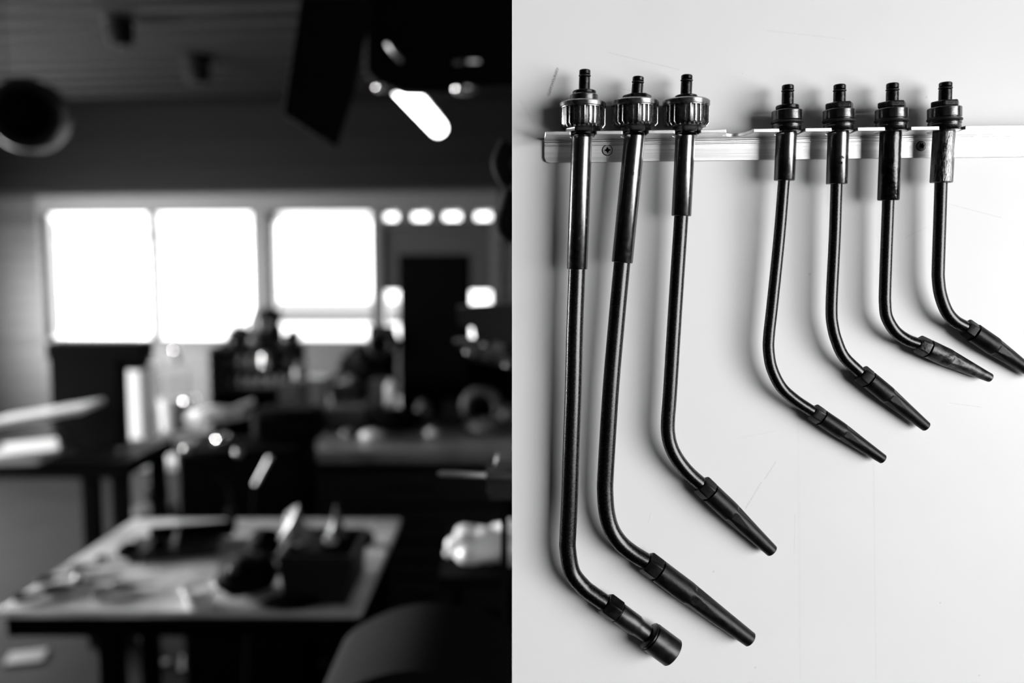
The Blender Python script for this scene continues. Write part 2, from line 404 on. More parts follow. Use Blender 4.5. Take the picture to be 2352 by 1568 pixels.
build('middle-length torch tip, third knurled one, beside the empty notch', (1577.8, 170, 1576, 217, 13), 182.5, (1576, 215, 221, 25.5, False), [],
      (1576, 222, 236.5, 280, 287, 54, (1579, 283, 301, 34)), ((1574.5, 300), (1565, 495)), [(300, 22.5), (493, 22.6), (495, 21.5)],
      ([(1565.2, 490, .0148), (1552, 690, .0135), (1539, 900, .0122), (1534.5, 960, .0118), (1534.5, 993, .0115), (1541, 1024, .0112), (1556, 1054, .0108), (1580, 1084, .0103), (1611, 1112, .0098)], 16.2),
      ((1610, 1111), (1631, 1131), (1774, 1265.8), 23, 24, 15, .0092, .0075, 'cone'), S, 'big')
build('small torch tip right of the empty notch, with a long bent tube', (1809.8, 193, 1809, 240, 13.5), 206.5, (1808.5, 238, 248, 26, False), [],
      (1808, 249, 272, 280, 296, 34.7), ((1807, 300), (1801.6, 413)), [(300, 23.5), (411, 23.4), (413, 22.2)],
      ([(1801, 408, .0148), (1790.4, 540, .0138), (1774, 700, .0125), (1766.5, 768, .012), (1765.6, 805, .0117), (1773, 846, .0113), (1794, 888, .0107), (1826, 918, .0102), (1865, 944, .0095)], 13.1),
      ((1866, 944), (1886, 958), (2028.8, 1054.7), 19, 19.5, 11.5, .0085, .007, 'cone'), S)
build('small torch tip fifth from the left, its dark nozzle under the pale one', (1928.8, 192, 1928, 234, 13.8), 206, (1927.8, 232, 247, 31.5, True), [],
      (1926.8, 247, 269, 279, 295, 35.2), ((1926, 299), (1922, 421)), [(299, 23.8), (419, 23.9), (421, 22.8)],
      ([(1921.5, 416, .0148), (1917.5, 540, .0138), (1911.5, 660, .0128), (1909.8, 713, .0124), (1912, 744, .012), (1920, 778, .0115), (1938, 818, .0107), (1975, 855, .0097)], 13.2),
      ((1976.5, 856), (1995, 871), (2128.3, 980.3), 20.5, 21, 12, .0088, .007, 'cone'), S)
build('small torch tip with a long oily sleeve and a scuffed greyish nozzle', (2050.2, 189, 2049.5, 232, 14), 204, (2048.3, 230, 244, 32, True), [],
      (2047.8, 245, 268, 278, 295, 35.8), ((2046.5, 298), (2040.5, 459)), [(298, 24.2), (456, 24.3), (459, 22.5)],
      ([(2040.5, 452, .0145), (2036.5, 560, .0137), (2033, 660, .0128), (2032.8, 697, .0125), (2037, 728, .012), (2055, 759, .0112), (2081, 779, .0105), (2109, 790, .01)], 13.4),
      ((2107.5, 789), (2131, 800), (2275.2, 868), 20.5, 21.5, 10.5, .0093, .007, 'cone'), S)
build('rightmost torch tip, scratched sleeve, nozzle running out of view', (2172, 187, 2171, 230, 14.6), 200, (2170.3, 228, 242, 32, True), [],
      (2169.4, 242, 265, 275, 293, 36.8), ((2169, 297), (2161.8, 418)), [(297, 24.5), (416, 24.7), (418, 23)],
      ([(2161.7, 412, .0145), (2158.5, 510, .0138), (2155.3, 610, .013), (2155.3, 640, .0127), (2160, 675, .0121), (2173, 712, .0114), (2192, 736, .0107), (2218, 751, .0099)], 14),
      ((2217, 750), (2236, 762.8), (2380, 862), 20, 22, 11, .0092, .007, 'cone'), S)

def remat(root, nm, m):
    for ch in root.children:
        if ch.name.split('.')[0] == nm: ch.data.materials[0] = M[m]
_t = sorted([o for o in COL.objects if o.name.startswith('torch_tip')], key=lambda o: o.location.x)
remat(_t[5], 'nozzle_body', 'nozzle2'); remat(_t[5], 'nozzle_nut', 'nozzle2'); remat(_t[5], 'mixer_body', 'body2'); remat(_t[6], 'mixer_body', 'body3')
for ch in _t[5].children:
    if ch.name.startswith('nozzle_body'): ch['label'] = 'scuffed greyish tapered nozzle'
# stamped characters on two sleeves
def stamp(txt, px, py, h, parent, stoff):
    cu = bpy.data.curves.new('stamp', 'FONT'); cu.body = txt; cu.size = h * .28e-3; cu.extrude = .00008
    ob = bpy.data.objects.new('stamp_tmp', cu); COL.objects.link(ob)
    dg = bpy.context.evaluated_depsgraph_get(); me = bpy.data.meshes.new_from_object(ob.evaluated_get(dg))
    bpy.data.objects.remove(ob)
    P = at(px, py, PY - stoff)
    me.materials.append(M['black'])
    o = bpy.data.objects.new('stamped_marks', me); COL.objects.link(o); o.parent = parent
    o.location = P - WL[parent]; o.rotation_euler = (math.radians(90), 0, math.radians(10))
tips = [o for o in COL.objects if o.name.startswith('torch_tip')]
stamp('IN', 1931, 364, 9, tips[4], .0228); stamp('08', 1927, 377, 9, tips[4], .0228)
stamp('6 2', 1446, 401, 9, tips[1], .0228)

# ================================================================== ROOM SHELL
Z0, K = 7.6, 0.12                       # window wall: Y = Z0 - K*X
def wallpt(px, py):
    d = ray(px, py); t = (Z0 - K * CAM.x) / (d.y + K * d.x); return CAM + d * t
AW = math.atan(K); SU = Vector((math.cos(AW), -math.sin(AW), 0)); SN = Vector((math.sin(AW), math.cos(AW), 0))
W0 = Vector((0, Z0, 0))
def sz(px, py):
    P = wallpt(px, py); return (P - W0).dot(SU), P.z
def wp(s, n, z): return W0 + SU * s + SN * n + Vector((0, 0, z))
CEIL = wallpt(600, 236).z
def rect(x0, y0, x1, y1):
    a = sz((x0 + x1) / 2, y0); b = sz((x0 + x1) / 2, y1); c = sz(x0, (y0 + y1) / 2); d = sz(x1, (y0 + y1) / 2)
    return c[0], d[0], b[1], a[1]
wins = [rect(106, 490, 343, 776), rect(351, 496, 586, 776), rect(620, 490, 856, 776), rect(876, 486, 1130, 776)]
wins[1] = (wins[0][1] + .035, wins[1][1], wins[1][2], wins[1][3])
wins[3] = (wins[3][0], wins[3][1], wins[3][2], wins[3][3])
zb = min(w[2] for w in wins); zt = max(w[3] for w in wins)
wins = [(a, b, zb, zt) for a, b, c, d in wins]
# cladding rows
def clad_wall(bm, s0, s1, z0, z1, row=.15):
    z = z0
    while z < z1 - 1e-4:
        zn = min(z + row, z1)
        prism(bm, [wp(s0, -.022, z), wp(s0, -.004, zn - .004), wp(s0, .2, zn), wp(s0, .2, z)], SU * (s1 - s0)); z = zn
zs = zallow = wallpt(600, 436).z       # dark band above
ss = sorted([-5.5] + [w[0] for w in wins] + [w[1] for w in wins] + [2.4])
bm = NB()
clad_wall(bm, -5.5, 2.4, 0, zb)
for i in range(0, len(ss) - 1):
    if i % 2 == 0: clad_wall(bm, ss[i], ss[i + 1], zb, zt)
clad_wall(bm, -5.5, 2.4, zt, zs)
tag(obj('wall_back', bm, 'clad', smooth=False), kind='structure')
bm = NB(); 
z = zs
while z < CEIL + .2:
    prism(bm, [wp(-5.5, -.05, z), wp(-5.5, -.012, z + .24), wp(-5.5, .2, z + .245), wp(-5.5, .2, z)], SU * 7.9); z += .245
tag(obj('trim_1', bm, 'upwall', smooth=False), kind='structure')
# broad pale lintel board over the windows
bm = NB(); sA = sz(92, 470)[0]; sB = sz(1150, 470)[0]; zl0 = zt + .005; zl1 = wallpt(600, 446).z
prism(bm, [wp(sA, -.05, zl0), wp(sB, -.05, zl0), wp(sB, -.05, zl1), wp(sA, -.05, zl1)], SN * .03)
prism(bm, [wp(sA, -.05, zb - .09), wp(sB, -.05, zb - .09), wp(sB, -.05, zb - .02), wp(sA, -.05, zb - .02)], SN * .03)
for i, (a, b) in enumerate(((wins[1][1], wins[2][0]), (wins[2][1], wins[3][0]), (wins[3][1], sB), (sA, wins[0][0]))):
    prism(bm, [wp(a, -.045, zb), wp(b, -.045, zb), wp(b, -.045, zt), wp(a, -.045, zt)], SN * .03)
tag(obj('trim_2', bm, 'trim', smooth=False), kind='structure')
for i, (a, b, c, d) in enumerate(wins):
    bm = NB(); f = (.03, .06, .025, .02)[i]
    ft = (.085, .115, .085, .02)[i]
    prism(bm, [wp(a, .05, c), wp(b, .05, c), wp(b, .05, c + f), wp(a, .05, c + f)], SN * .06)
    prism(bm, [wp(a, .05, d - ft), wp(b, .05, d - ft), wp(b, .05, d), wp(a, .05, d)], SN * .06)
    prism(bm, [wp(a, .05, c + f), wp(a + f, .05, c + f), wp(a + f, .05, d - ft), wp(a, .05, d - ft)], SN * .06)
    prism(bm, [wp(b - f, .05, c + f), wp(b, .05, c + f), wp(b, .05, d - ft), wp(b - f, .05, d - ft)], SN * .06)
    w = obj('window_%d' % (i + 1), bm, 'sash', smooth=False); tag(w, kind='structure')
    bm = NB(); prism(bm, [wp(a + f, .075, c + f), wp(b - f, .075, c + f), wp(b - f, .075, d - ft), wp(a + f, .075, d - ft)], SN * .006)
    obj('pane', bm, 'glass', w, smooth=False)
# ceiling of trapezoid sheet, ridges parallel to the window wall
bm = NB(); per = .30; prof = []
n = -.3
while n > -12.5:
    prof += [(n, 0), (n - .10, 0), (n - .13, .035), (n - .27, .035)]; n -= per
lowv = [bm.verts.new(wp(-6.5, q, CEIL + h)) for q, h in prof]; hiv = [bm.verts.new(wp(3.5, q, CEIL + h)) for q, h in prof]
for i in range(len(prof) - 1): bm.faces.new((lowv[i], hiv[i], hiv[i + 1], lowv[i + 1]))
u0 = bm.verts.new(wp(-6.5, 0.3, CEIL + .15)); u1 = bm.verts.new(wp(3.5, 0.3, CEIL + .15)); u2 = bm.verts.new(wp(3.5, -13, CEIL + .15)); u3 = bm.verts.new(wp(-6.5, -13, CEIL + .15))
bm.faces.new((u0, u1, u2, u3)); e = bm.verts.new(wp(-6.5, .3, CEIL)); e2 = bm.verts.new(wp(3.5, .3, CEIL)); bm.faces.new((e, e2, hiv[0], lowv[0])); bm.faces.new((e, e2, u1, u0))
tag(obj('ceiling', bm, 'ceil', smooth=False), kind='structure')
bm = NB(); box2(bm, (-5.4, -4.6, -.1), (2.5, 8.6, 0)); tag(obj('floor', bm, 'floor', smooth=False), kind='structure')
# left wall with a long window out of view, right wall with the wide window that lights the board
def ywall(name, x0, x1, y0, y1, op, m='shell'):
    bm = NB(); a, b, c, d = op; H = CEIL + .1
    box2(bm, (x0, y0, 0), (x1, a, H)); box2(bm, (x0, b, 0), (x1, y1, H)); box2(bm, (x0, a, 0), (x1, b, c)); box2(bm, (x0, a, d), (x1, b, H))
    tag(obj(name, bm, m, smooth=False), kind='structure')
def yframe(name, x0, x1, op, mull=2):
    a, b, c, d = op; bm = NB(); f = .05
    for q in range(mull + 1):
        y = a + (b - a - f) * q / mull; box2(bm, (x0, y, c), (x1, y + f, d))
    box2(bm, (x0, a, c), (x1, b, c + f)); box2(bm, (x0, a, d - f), (x1, b, d))
    w = obj(name, bm, 'sash', smooth=False); tag(w, kind='structure')
    bm = NB(); xm = (x0 + x1) / 2; box2(bm, (xm - .003, a + f, c + f), (xm + .003, b - f, d - f)); obj('pane', bm, 'glass', w, smooth=False)
opL = (2.6, 7.2, .75, 1.95); opR = (-4.2, -.3, .85, 2.25)
ywall('wall_left', -5.4, -5.2, -4.6, 8.6, opL); yframe('window_5', -5.36, -5.3, opL, 3)
ywall('wall_right', 2.2, 2.4, -4.6, 8.0, opR); yframe('window_6', 2.3, 2.36, opR, 3)
bm = NB(); box2(bm, (-5.4, -4.6, 0), (2.4, -4.5, CEIL + .1)); tag(obj('wall_rear', bm, 'shell', smooth=False), kind='structure')
# outside: pale ground and low pale houses
bm = NB(); box2(bm, (-40, 9.5, -1.2), (30, 90, -1.0)); tag(obj('snow_field', bm, 'snow', smooth=False), 'pale snowy ground outside behind the windows', 'ground')
bm = NB()
a = at(385, 712, 40); b = at(1000, 712, 40); zbse = -1.0
box2(bm, (a.x, 40, zbse), (b.x, 46, a.z)); prism(bm, [(a.x, 39.6, a.z), (a.x, 46.4, a.z), (a.x, 43, a.z + .3)], (b.x - a.x, 0, 0))
tag(obj('long_building', bm, 'house', smooth=False), 'long low pale building far outside, seen through the lower panes', 'building')

# ================================================================== BACKGROUND WORKSHOP
def tube_lamp():
    a = at(925, 203, 4.7); b = at(1006, 294, 6.2)
    r = thing('strip_lamp', (a + b) / 2, 'lit white fluorescent strip lamp hanging under the dark ceiling', 'lamp')
    bm = NB(); cyl(bm, a, b, .05); obj('lamp_tube', bm, 'lamp', r)
    bm = NB(); o = Vector((0, 0, .06)); x, y, d = frame(b - a)
    sweep(bm, [a + o - d * .04, b + o + d * .04], .028, 4); obj('housing', bm, 'lgrey', r)
    for q in (a, b):
        bm = NB(); cyl(bm, q + o, Vector((q.x, q.y, CEIL)), .005, n=8); obj('hanger', bm, 'blackp', r)
tube_lamp()
def fx(px, py, Y, r, label):
    P = at(px, py, Y); P.z = CEIL
    d = ray(px, py); P = CAM + d * ((CEIL - .1 - CAM.z) / d.z)
    rt = thing('ceiling_socket', P, label, 'fitting', 'round ceiling sockets')
    k = scale_at(P) * r
    bm = NB(); rings(bm, [(P + Vector((0, 0, -.06)), k * .7), (P + Vector((0, 0, 0)), k), (P + Vector((0, 0, .1)), k)], ZAX, 28); obj('socket_body', bm, 'blackm', rt)
    bm = NB(); rings(bm, [(P + Vector((0, 0, .08)), k * 1.15), (P + Vector((0, 0, .1)), k * 1.15)], ZAX, 28); obj('base_plate', bm, 'blackp', rt)
fx(275, 84, 5, 32, 'round black ceiling socket near the upper left corner')
fx(452, 172, 5, 30, 'round black ceiling socket nearer the hanging black slab')
# duct mouth, upper left
P = at(55, 262, 3.6); rt = thing('round_duct', P, 'round pale-rimmed ventilation duct mouth high at the left', 'duct'); k = scale_at(P)
bm = NB(); dn = Vector((.25, -1, -.1)).normalized()
x, y, d = frame(-dn); rings(bm, [(P, 62 * k), (P, 80 * k), (P - dn * .03, 84 * k), (P - dn * .14, 84 * k), (P - dn * .14, 60 * k), (P - dn * .02, 60 * k)], -dn, 48, cap0=False, cap1=False); obj('duct_pipe', bm, 'darkg', rt)
bm = NB(); rings(bm, [(P - dn * .08, 61 * k), (P - dn * .1, 61 * k)], -dn, 40); obj('duct_shade_disc', bm, 'blackm', rt)  # black disc stands in for the shade inside the duct
bm = NB(); box2(bm, (P.x - .1, P.y + .05, P.z + .12), (P.x - .095, P.y + .055, CEIL)); obj('bracket', bm, 'blackp', rt, smooth=False)
# hanging black slab
Y = 1.9
c = [at(690, -10, Y), at(648, 262, Y), at(764, 334, Y + .02), at(806, 200, Y + .02), at(850, -10, Y + .02)]
bm = NB(); prism(bm, c, (0.0, .05, 0)); cc = sum(c, Vector()) / 5
rt = thing('hanging_slab', cc, 'tilted matte black slab hanging down from the ceiling', 'panel')
obj('panel', bm, 'blackm', rt, bevel=.004)
bm = NB(); tp = at(770, -20, Y); cyl(bm, tp + Vector((0, .02, 0)), Vector((tp.x, tp.y + .02, CEIL)), .012); obj('hanger_rod', bm, 'blackp', rt)
# hood with lamps
Y = 2.6; a = at(838, 60, Y); b = at(1172, 196, Y)
P = Vector(((a.x + b.x) / 2, Y, b.z)); rt = thing('extractor_hood', P, 'bulky black overhead extractor hood in front of the strip lamp', 'hood')
pr = [at(838, -60, Y), at(836, 168, Y), at(868, 194, Y), at(925, 212, Y), at(1010, 214, Y), at(1110, 200, Y), at(1200, 196, Y), at(1200, -60, Y)]
bm = NB(); prism(bm, pr, (0, .07, 0)); obj('hood_shell', bm, 'blackm', rt, bevel=.01)
bm = NB(); cyl(bm, at(1020, 10, Y) + DY * .25, Vector((at(1020, 40, Y).x, Y + .25, CEIL)), .03); obj('hood_pipe', bm, 'blackm', rt)
def hl(name, px0, py0, px1, py1, r, Y, m, parent, n=20):
    bm = NB(); a = at(px0, py0, Y); b = at(px1, py1, Y + .0); d = (b - a)
    rings(bm, [(a, r * .6), (a + d * .08, r), (b - d * .08, r), (b, r * .6)], d, n); return obj(name, bm, m, parent)
hl('reflection_rod', 888, 98, 922, 142, .006, Y - .02, 'steel', rt)  # rod stands in for a fluorescent tube's reflection on the hood
hl('lamp_streak_bar', 1042, 141, 1102, 141, .008, Y - .02, 'chrome', rt)  # chrome bar stands in for the bright streak of a flattened lamp
bm = NB(); blob(bm, at(1068, 204, Y - .02), (.035, .03, .014), 0); obj('spot_lamp', bm, 'chrome', rt)
bm = NB(); blob(bm, at(874, 200, Y - .02), (.018, .02, .010), 0); obj('spot_lamp', bm, 'chrome', rt)
# black strap bundle by the board edge
bm = NB(); Pn = [at(x, y, 1.15) for x, y in ((1168, 330), (1150, 372), (1160, 405), (1178, 420))]
sweep(bm, catmull(Pn, 5), .012, 12); 
Pn = [at(x, y, 1.15) for x, y in ((1180, 440), (1170, 480), (1160, 520), (1186, 545))]; 
bm2 = NB(); sweep(bm2, catmull(Pn, 5), .014, 12)
rt = thing('cable_bundle', at(1180, 400, 1.15), 'black cable bundle hanging just behind the upper board edge', 'cable')
obj('cable_loop', bm, 'blackm', rt); obj('cable_loop', bm2, 'blackm', rt)
bm = NB(); box2(bm, (at(1186, 320, 1.15).x, 1.13, at(1186, 560, 1.15).z), (at(1215, 320, 1.15).x, 1.17, at(1186, 300, 1.15).z)); obj('hanging_board', bm, 'blackp', rt, smooth=False)

# --- benches
def bench(name, label, x0, x1, y0, y1, z, legs, mtop, th=.045, body=None, legm='blackp', lw=.06):
    rt = thing(name, ((x0 + x1) / 2, (y0 + y1) / 2, 0), label, 'workbench')
    bm = NB(); box2(bm, (x0, y0, z - th), (x1, y1, z)); obj('bench_top', bm, mtop, rt, smooth=False, bevel=.004)
    for lx, ly in legs:
        bm = NB(); box2(bm, (lx - lw / 2, ly - lw / 2, 0), (lx + lw / 2, ly + lw / 2, z - th)); obj('leg', bm, legm, rt, smooth=False)
    return rt
# back bench under window 3/4
bz = .90; yb0 = atz(900, 1036, bz).y; bx0 = -1.14
rb = bench('back_bench', 'long cluttered workbench with drawers before the windows at right', bx0, 1.2, yb0, yb0 + 1.5, bz, [], 'wood', .05)
bm = NB(); box2(bm, (bx0 + .05, yb0 + .04, .05), (1.15, yb0 + 1.45, bz - .05)); obj('drawer_cabinet', bm, 'blackm', rb, smooth=False)
for i in range(4):
    bm = NB(); x = atz(690, 1036, bz).x + .05; box2(bm, (x, yb0 + .015, .68 - i * .15), (x + .78, yb0 + .04, .81 - i * .15)); dr = obj('drawer', bm, 'darkg', rb, smooth=False)
    bm = NB(); box2(bm, (x + .3, yb0, .74 - i * .15), (x + .5, yb0 + .014, .755 - i * .15)); obj('handle', bm, 'blackp', dr, smooth=False)
# left bench
lz = .82; ly0 = atz(200, 1062, lz).y
lx1 = atz(286, 1062, lz).x
P1 = atz(181, 1100, lz).x
rl_b = bench('left_bench', 'dark steel-legged workbench at the far left with papers on it', -3.4, lx1, ly0, ly0 + .5, lz,
             [(lx1 - .04, ly0 + .05), (atz(178, 1070, lz).x, ly0 + .05), (-3.3, ly0 + .05), (lx1 - .04, ly0 + .44), (-3.3, ly0 + .44)], 'blackp', .07)
# front table
tz = .75; yn = atz(800, 1405, tz).y; yf = atz(800, 1190, tz).y; tx1 = atz(922, 1192, tz).x; tx0 = atz(300, 1195, tz).x
ft = thing('work_table', ((tx0 + tx1) / 2, (yn + yf) / 2, 0), 'low worn-topped work table strewn with tools, nearest the camera', 'table')
bm = NB(); box2(bm, (tx0, yn, tz - .018), (tx1, yf, tz)); obj('table_top', bm, 'tabletop', ft, smooth=False, bevel=.006)
bm = NB(); box2(bm, (tx0 + .02, yn + .02, tz - .075), (tx1 - .02, yn + .05, tz - .018)); box2(bm, (tx0 + .02, yf - .05, tz - .075), (tx1 - .02, yf - .02, tz - .018))
box2(bm, (tx0 + .02, yn + .05, tz - .075), (tx0 + .05, yf - .05, tz - .018)); box2(bm, (tx1 - .05, yn + .05, tz - .075), (tx1 - .02, yf - .05, tz - .018)); obj('apron', bm, 'blackm', ft, smooth=False)
for lx, ly in ((atz(222, 1412, tz).x, yn + .06), (tx1 - .07, yn + .06), (tx0 + .07, yf - .06), (tx1 - .07, yf - .06)):
    bm = NB(); box2(bm, (lx - .026, ly - .026, 0), (lx + .026, ly + .026, tz - .07)); obj('leg', bm, 'blackm', ft, smooth=False)

G = dict()
def put(name, label, cat, parts, base, group=None):
    rt = thing(name, base, label, cat, group)
    for nm, bm, m in parts: obj(nm, bm, m, rt)
    return rt
def B(*a, **k):
    bm = NB(); box(bm, *a, **k); return bm
def C(a, b, r, r2=None, n=24):
    bm = NB(); cyl(bm, a, b, r, r2, n); return bm
def bl(*a, **k):
    bm = NB(); blob(bm, *a, **k); return bm
V = Vector
# tall black equipment on left bench
Yc = ly0 + .3
a = at(112, 800, Yc); b = at(272, 1030, Yc); kx = scale_at(a)
cx_ = (a.x + b.x) / 2; wd = b.x - a.x
put('equipment_cabinet', 'big black equipment cabinet under the leftmost window', 'cabinet',
    [('cabinet_body', B((cx_, Yc + .06, (lz + a.z) / 2), (wd, .12, a.z - lz)), 'blackm'),
     ('overhanging_top', B(((at(108, 790, Yc).x + at(325, 790, Yc).x) / 2, Yc + .06, at(200, 806, Yc).z), (at(325, 790, Yc).x - at(108, 790, Yc).x, .14, .075)), 'blackm'),
     ('side_vent', B((at(300, 840, Yc).x, Yc + .06, at(300, 838, Yc).z), (.07, .1, .05)), 'blackm')], (cx_, Yc, lz))
# white upright sheet stack beside it
YL = 4.7; P = at(302, 1020, YL)
put('white_locker', 'upright white locker standing beside the black cabinet', 'locker',
    [('locker_body', B((P.x, YL + .1, (at(302, 842, YL).z) / 2), (.13, .18, at(302, 842, YL).z)), 'white'), ('locker_door', B((P.x, YL + .004, at(302, 930, YL).z), (.11, .012, .38)), 'white')], (P.x, YL + .1, 0))
# bright sheets at far left
P = at(100, 950, ly0 + .1)
put('propped_sheet', 'bright white sheet propped up over the left bench', 'sheet',
    [('sheet_panel', B(P, (.42, .28, .022), rx=math.radians(0), ry=math.radians(-9), rz=.12), 'gloss'), ('support_arm', C(P + V((0, .03, -.01)), V((P.x + .1, P.y + .1, lz)), .008), 'blackp')], (P.x, P.y, lz))
P = atz(60, 1042, lz + .02)
put('paper_pile', 'bright pile of white papers on the left bench corner', 'papers', [('paper_stack', B((P.x, P.y, lz + .02), (.2, .24, .04), rz=.1), 'gloss'), ('top_sheet', B((P.x + .02, P.y, lz + .048), (.21, .29, .012), rz=.5, ry=-.02), 'gloss')], (P.x, P.y, lz))
# jars with shiny lids beyond the bench
for i, (px, py, s) in enumerate(((341, 820, .02), (345, 857, .02), (403, 805, .022))):
    Yj = 5.8; P = at(px, py, Yj); G.setdefault('sh', None)
    lab = ['small glass jar with shiny lid below the first window mullion', 'small glass jar with shiny lid on the lower peg shelf', 'small glass jar with shiny lid under the second window'][i]
    put('glass_jar', lab, 'jar', [('jar_body', C(P - V((0, 0, .07)), P - V((0, 0, .005)), .024), 'grey'), ('lid', bl(P, (.024, .024, .014)), 'chrome')], P - V((0, 0, .07)), 'glass jars on the wire shelf')
P = at(372, 888, 5.8)
rs = thing('jar_shelf', (P.x, 5.8, 0), 'thin grey open shelf stand holding the small jars', 'shelf')
for zz, x0p, x1p in ((at(0, 820, 5.8).z - .07, 325, 362), (at(0, 857, 5.8).z - .07, 325, 362), (at(0, 805, 5.8).z - .07, 385, 420)):
    bm = NB(); box2(bm, (at(x0p, 820, 5.8).x, 5.72, zz - .01), (at(x1p, 820, 5.8).x, 5.88, zz)); obj('shelf_board', bm, 'grey', rs, smooth=False)
for xp in (330, 360, 390, 418):
    bm = NB(); cyl(bm, (at(xp, 820, 5.8).x, 5.87, 0), (at(xp, 820, 5.8).x, 5.87, at(0, 830, 5.8).z - .07), .008, n=8); obj('upright', bm, 'darkg', rs)
# kettle like bright can
P = at(400, 985, 5.1); h0 = P.z
mz = h0
put('steel_kettle', 'shiny kettle with a bright round lid behind the long metal bar', 'kettle',
    [('kettle_body', C(P, at(398, 915, 5.1), .07, .085), 'lgrey'), ('lid', bl(at(430, 922, 5.02), (.03, .03, .025)), 'chrome'), ('spout', C(at(415, 930, 5.1), at(450, 912, 5.1), .022, .014), 'chrome')], P)
# middle bench holding those
mz0 = at(400, 985, 5.1).z
rm = bench('side_bench', 'narrow grey bench behind the diagonal metal bar', at(345, 985, 5.1).x, at(540, 985, 5.1).x, 4.98, 5.35, mz0, [(at(q, 985, 5.1).x, yy_) for q in (352, 532) for yy_ in (5.02, 5.3)], 'grey', .03)
# diagonal bar
a = at(270, 1036, 3.7); b = at(570, 952, 4.4); bm = NB(); sweep(bm, [a, b], .010, 4)
rt = put('metal_bar', 'long grey metal bar lying diagonally across the left benches', 'bar', [('bar', bm, 'steel')], a)
hb = at(492, 958, 3.75) + V((0, 0, .01))
put('curled_sheet', 'bright curled white sheet lying on the metal bar', 'sheet', [('sheet', bl(hb, (.13, .1, .034), .25, 3, 1.5, 3), 'white'), ('curl', C(hb + V((.05, 0, .01)), hb + V((.16, .05, .05)), .014), 'gloss'), ('support_post', C(V((hb.x, hb.y, 0)), hb - V((0, 0, .01)), .01), 'blackm')], hb)
P = at(512, 1008, 3.3); zmt = at(500, 1035, 3.15).z
put('chrome_lamp', 'chrome work lamp head below the curled sheet', 'lamp', [('lamp_head', bl(P, (.032, .035, .022)), 'chrome'), ('lamp_arm', C(P, V((P.x, P.y, zmt + .01)), .008), 'blackp'), ('lamp_base', C(V((P.x, P.y, zmt)), V((P.x, P.y, zmt + .012)), .04), 'blackp')], (P.x, P.y, zmt))
# dark machinery mass in centre (behind table)
ym = 3.15
rt = thing('drill_press', (at(520, 1100, ym).x, ym + .15, 0), 'dark machine block standing between the two benches', 'machine')
bm = NB(); box2(bm, (at(405, 1180, ym).x, ym, 0), (at(690, 1180, ym).x, ym + .3, at(500, 1035, ym).z)); obj('machine_base', bm, 'blackm', rt, bevel=.02)
bm = NB(); box2(bm, (at(560, 1180, ym).x, ym + .1, at(500, 1035, ym).z), (at(715, 1180, ym).x, ym + .3, at(500, 955, ym).z)); obj('machine_head', bm, 'blackm', rt, bevel=.03)
for px, py in ((430, 1031), (548, 1039)):
    bm = NB(); blob(bm, at(px, py, ym - .02), (.018, .018, .018)); obj('control_knob', bm, 'steel', rt)
a = at(620, 1050, 3.1); b = at(587, 1112, 3.12)
put('steel_rod', 'short bright steel rod leaning on the dark machine', 'rod', [('rod', C(a, b, .009), 'steel'), ('rod_grip', C(b, V((b.x - .06, 3.13, 0)), .01), 'blackm')], (b.x - .06, 3.13, 0))
# rack of small parts
yr = 4.6; rt = thing('parts_rack', (at(585, 930, yr).x, yr, 0), 'dark rack with rows of small bottles below the middle window post', 'rack')
x0 = at(482, 900, yr).x; x1 = at(682, 900, yr).x
zt_ = at(500, 800, yr).z; zm_ = at(500, 845, yr).z; zl_ = at(500, 892, yr).z
for z_ in (zt_, zm_, zl_, at(500, 945, yr).z):
    bm = NB(); box2(bm, (x0, yr, z_ - .015), (x1, yr + .2, z_)); obj('shelf_board', bm, 'blackm', rt, smooth=False)
for xx in (x0, x1 - .02):
    bm = NB(); box2(bm, (xx, yr, 0), (xx + .02, yr + .2, zt_)); obj('side_panel', bm, 'blackm', rt, smooth=False)
bm = NB(); box2(bm, (x0, yr + .19, .3), (x1, yr + .21, zt_ + .01)); obj('back_panel', bm, 'blackm', rt, smooth=False)
first = None
for row, zr in enumerate((zm_, zl_)):
    for i in range(8):
        x = x0 + .05 + i * .052; P = V((x, yr + .06, zr))
        if first is None:
            first = put('parts_bottle', 'small grey bottle on the dark parts rack, one of two rows', 'bottle', [('bottle_body', C(P, P + V((0, 0, .05)), .018), 'grey'), ('cap', C(P + V((0, 0, .05)), P + V((0, 0, .066)), .010), 'lgrey')], P, 'bottles in the parts rack')
        else:
            c = first.copy(); COL.objects.link(c); c.location = P
            for ch in list(first.children):
                q = ch.copy(); COL.objects.link(q); q.parent = c
Pz = V((0, 0, zt_))
for i, (px, s, nm, lab) in enumerate(((535, (.06, .06, .06), 'cloth_bundle', 'dark bundle heaped on the left of the parts rack top'), (602, (.085, .08, .11), 'dark_sack', 'tallest dark sack heaped on the parts rack'),
                                    (662, (.04, .05, .05), 'wire_coil', 'small dark wire coil at the right end of the rack top'))):
    P = V((at(px, 790, yr).x, yr + .09, zt_ + s[2] * .92)); tag(obj(nm, bl(P, s, .5, 3, 2.2, i, flat=s[2] * .9), 'darkg', origin=P), lab, 'bundle')
P = V((at(606, 822, yr).x, yr - .02, at(606, 822, yr).z)); 
put('shiny_tin', 'small shiny tin catching light before the dark sack', 'tin', [('tin_body', C(V((P.x, yr + .03, zm_)), V((P.x, yr + .03, zm_ + .07)), .03), 'chrome'), ('tin_lid', C(V((P.x, yr + .03, zm_ + .07)), V((P.x, yr + .03, zm_ + .078)), .032), 'lgrey')], (P.x, yr, zm_))
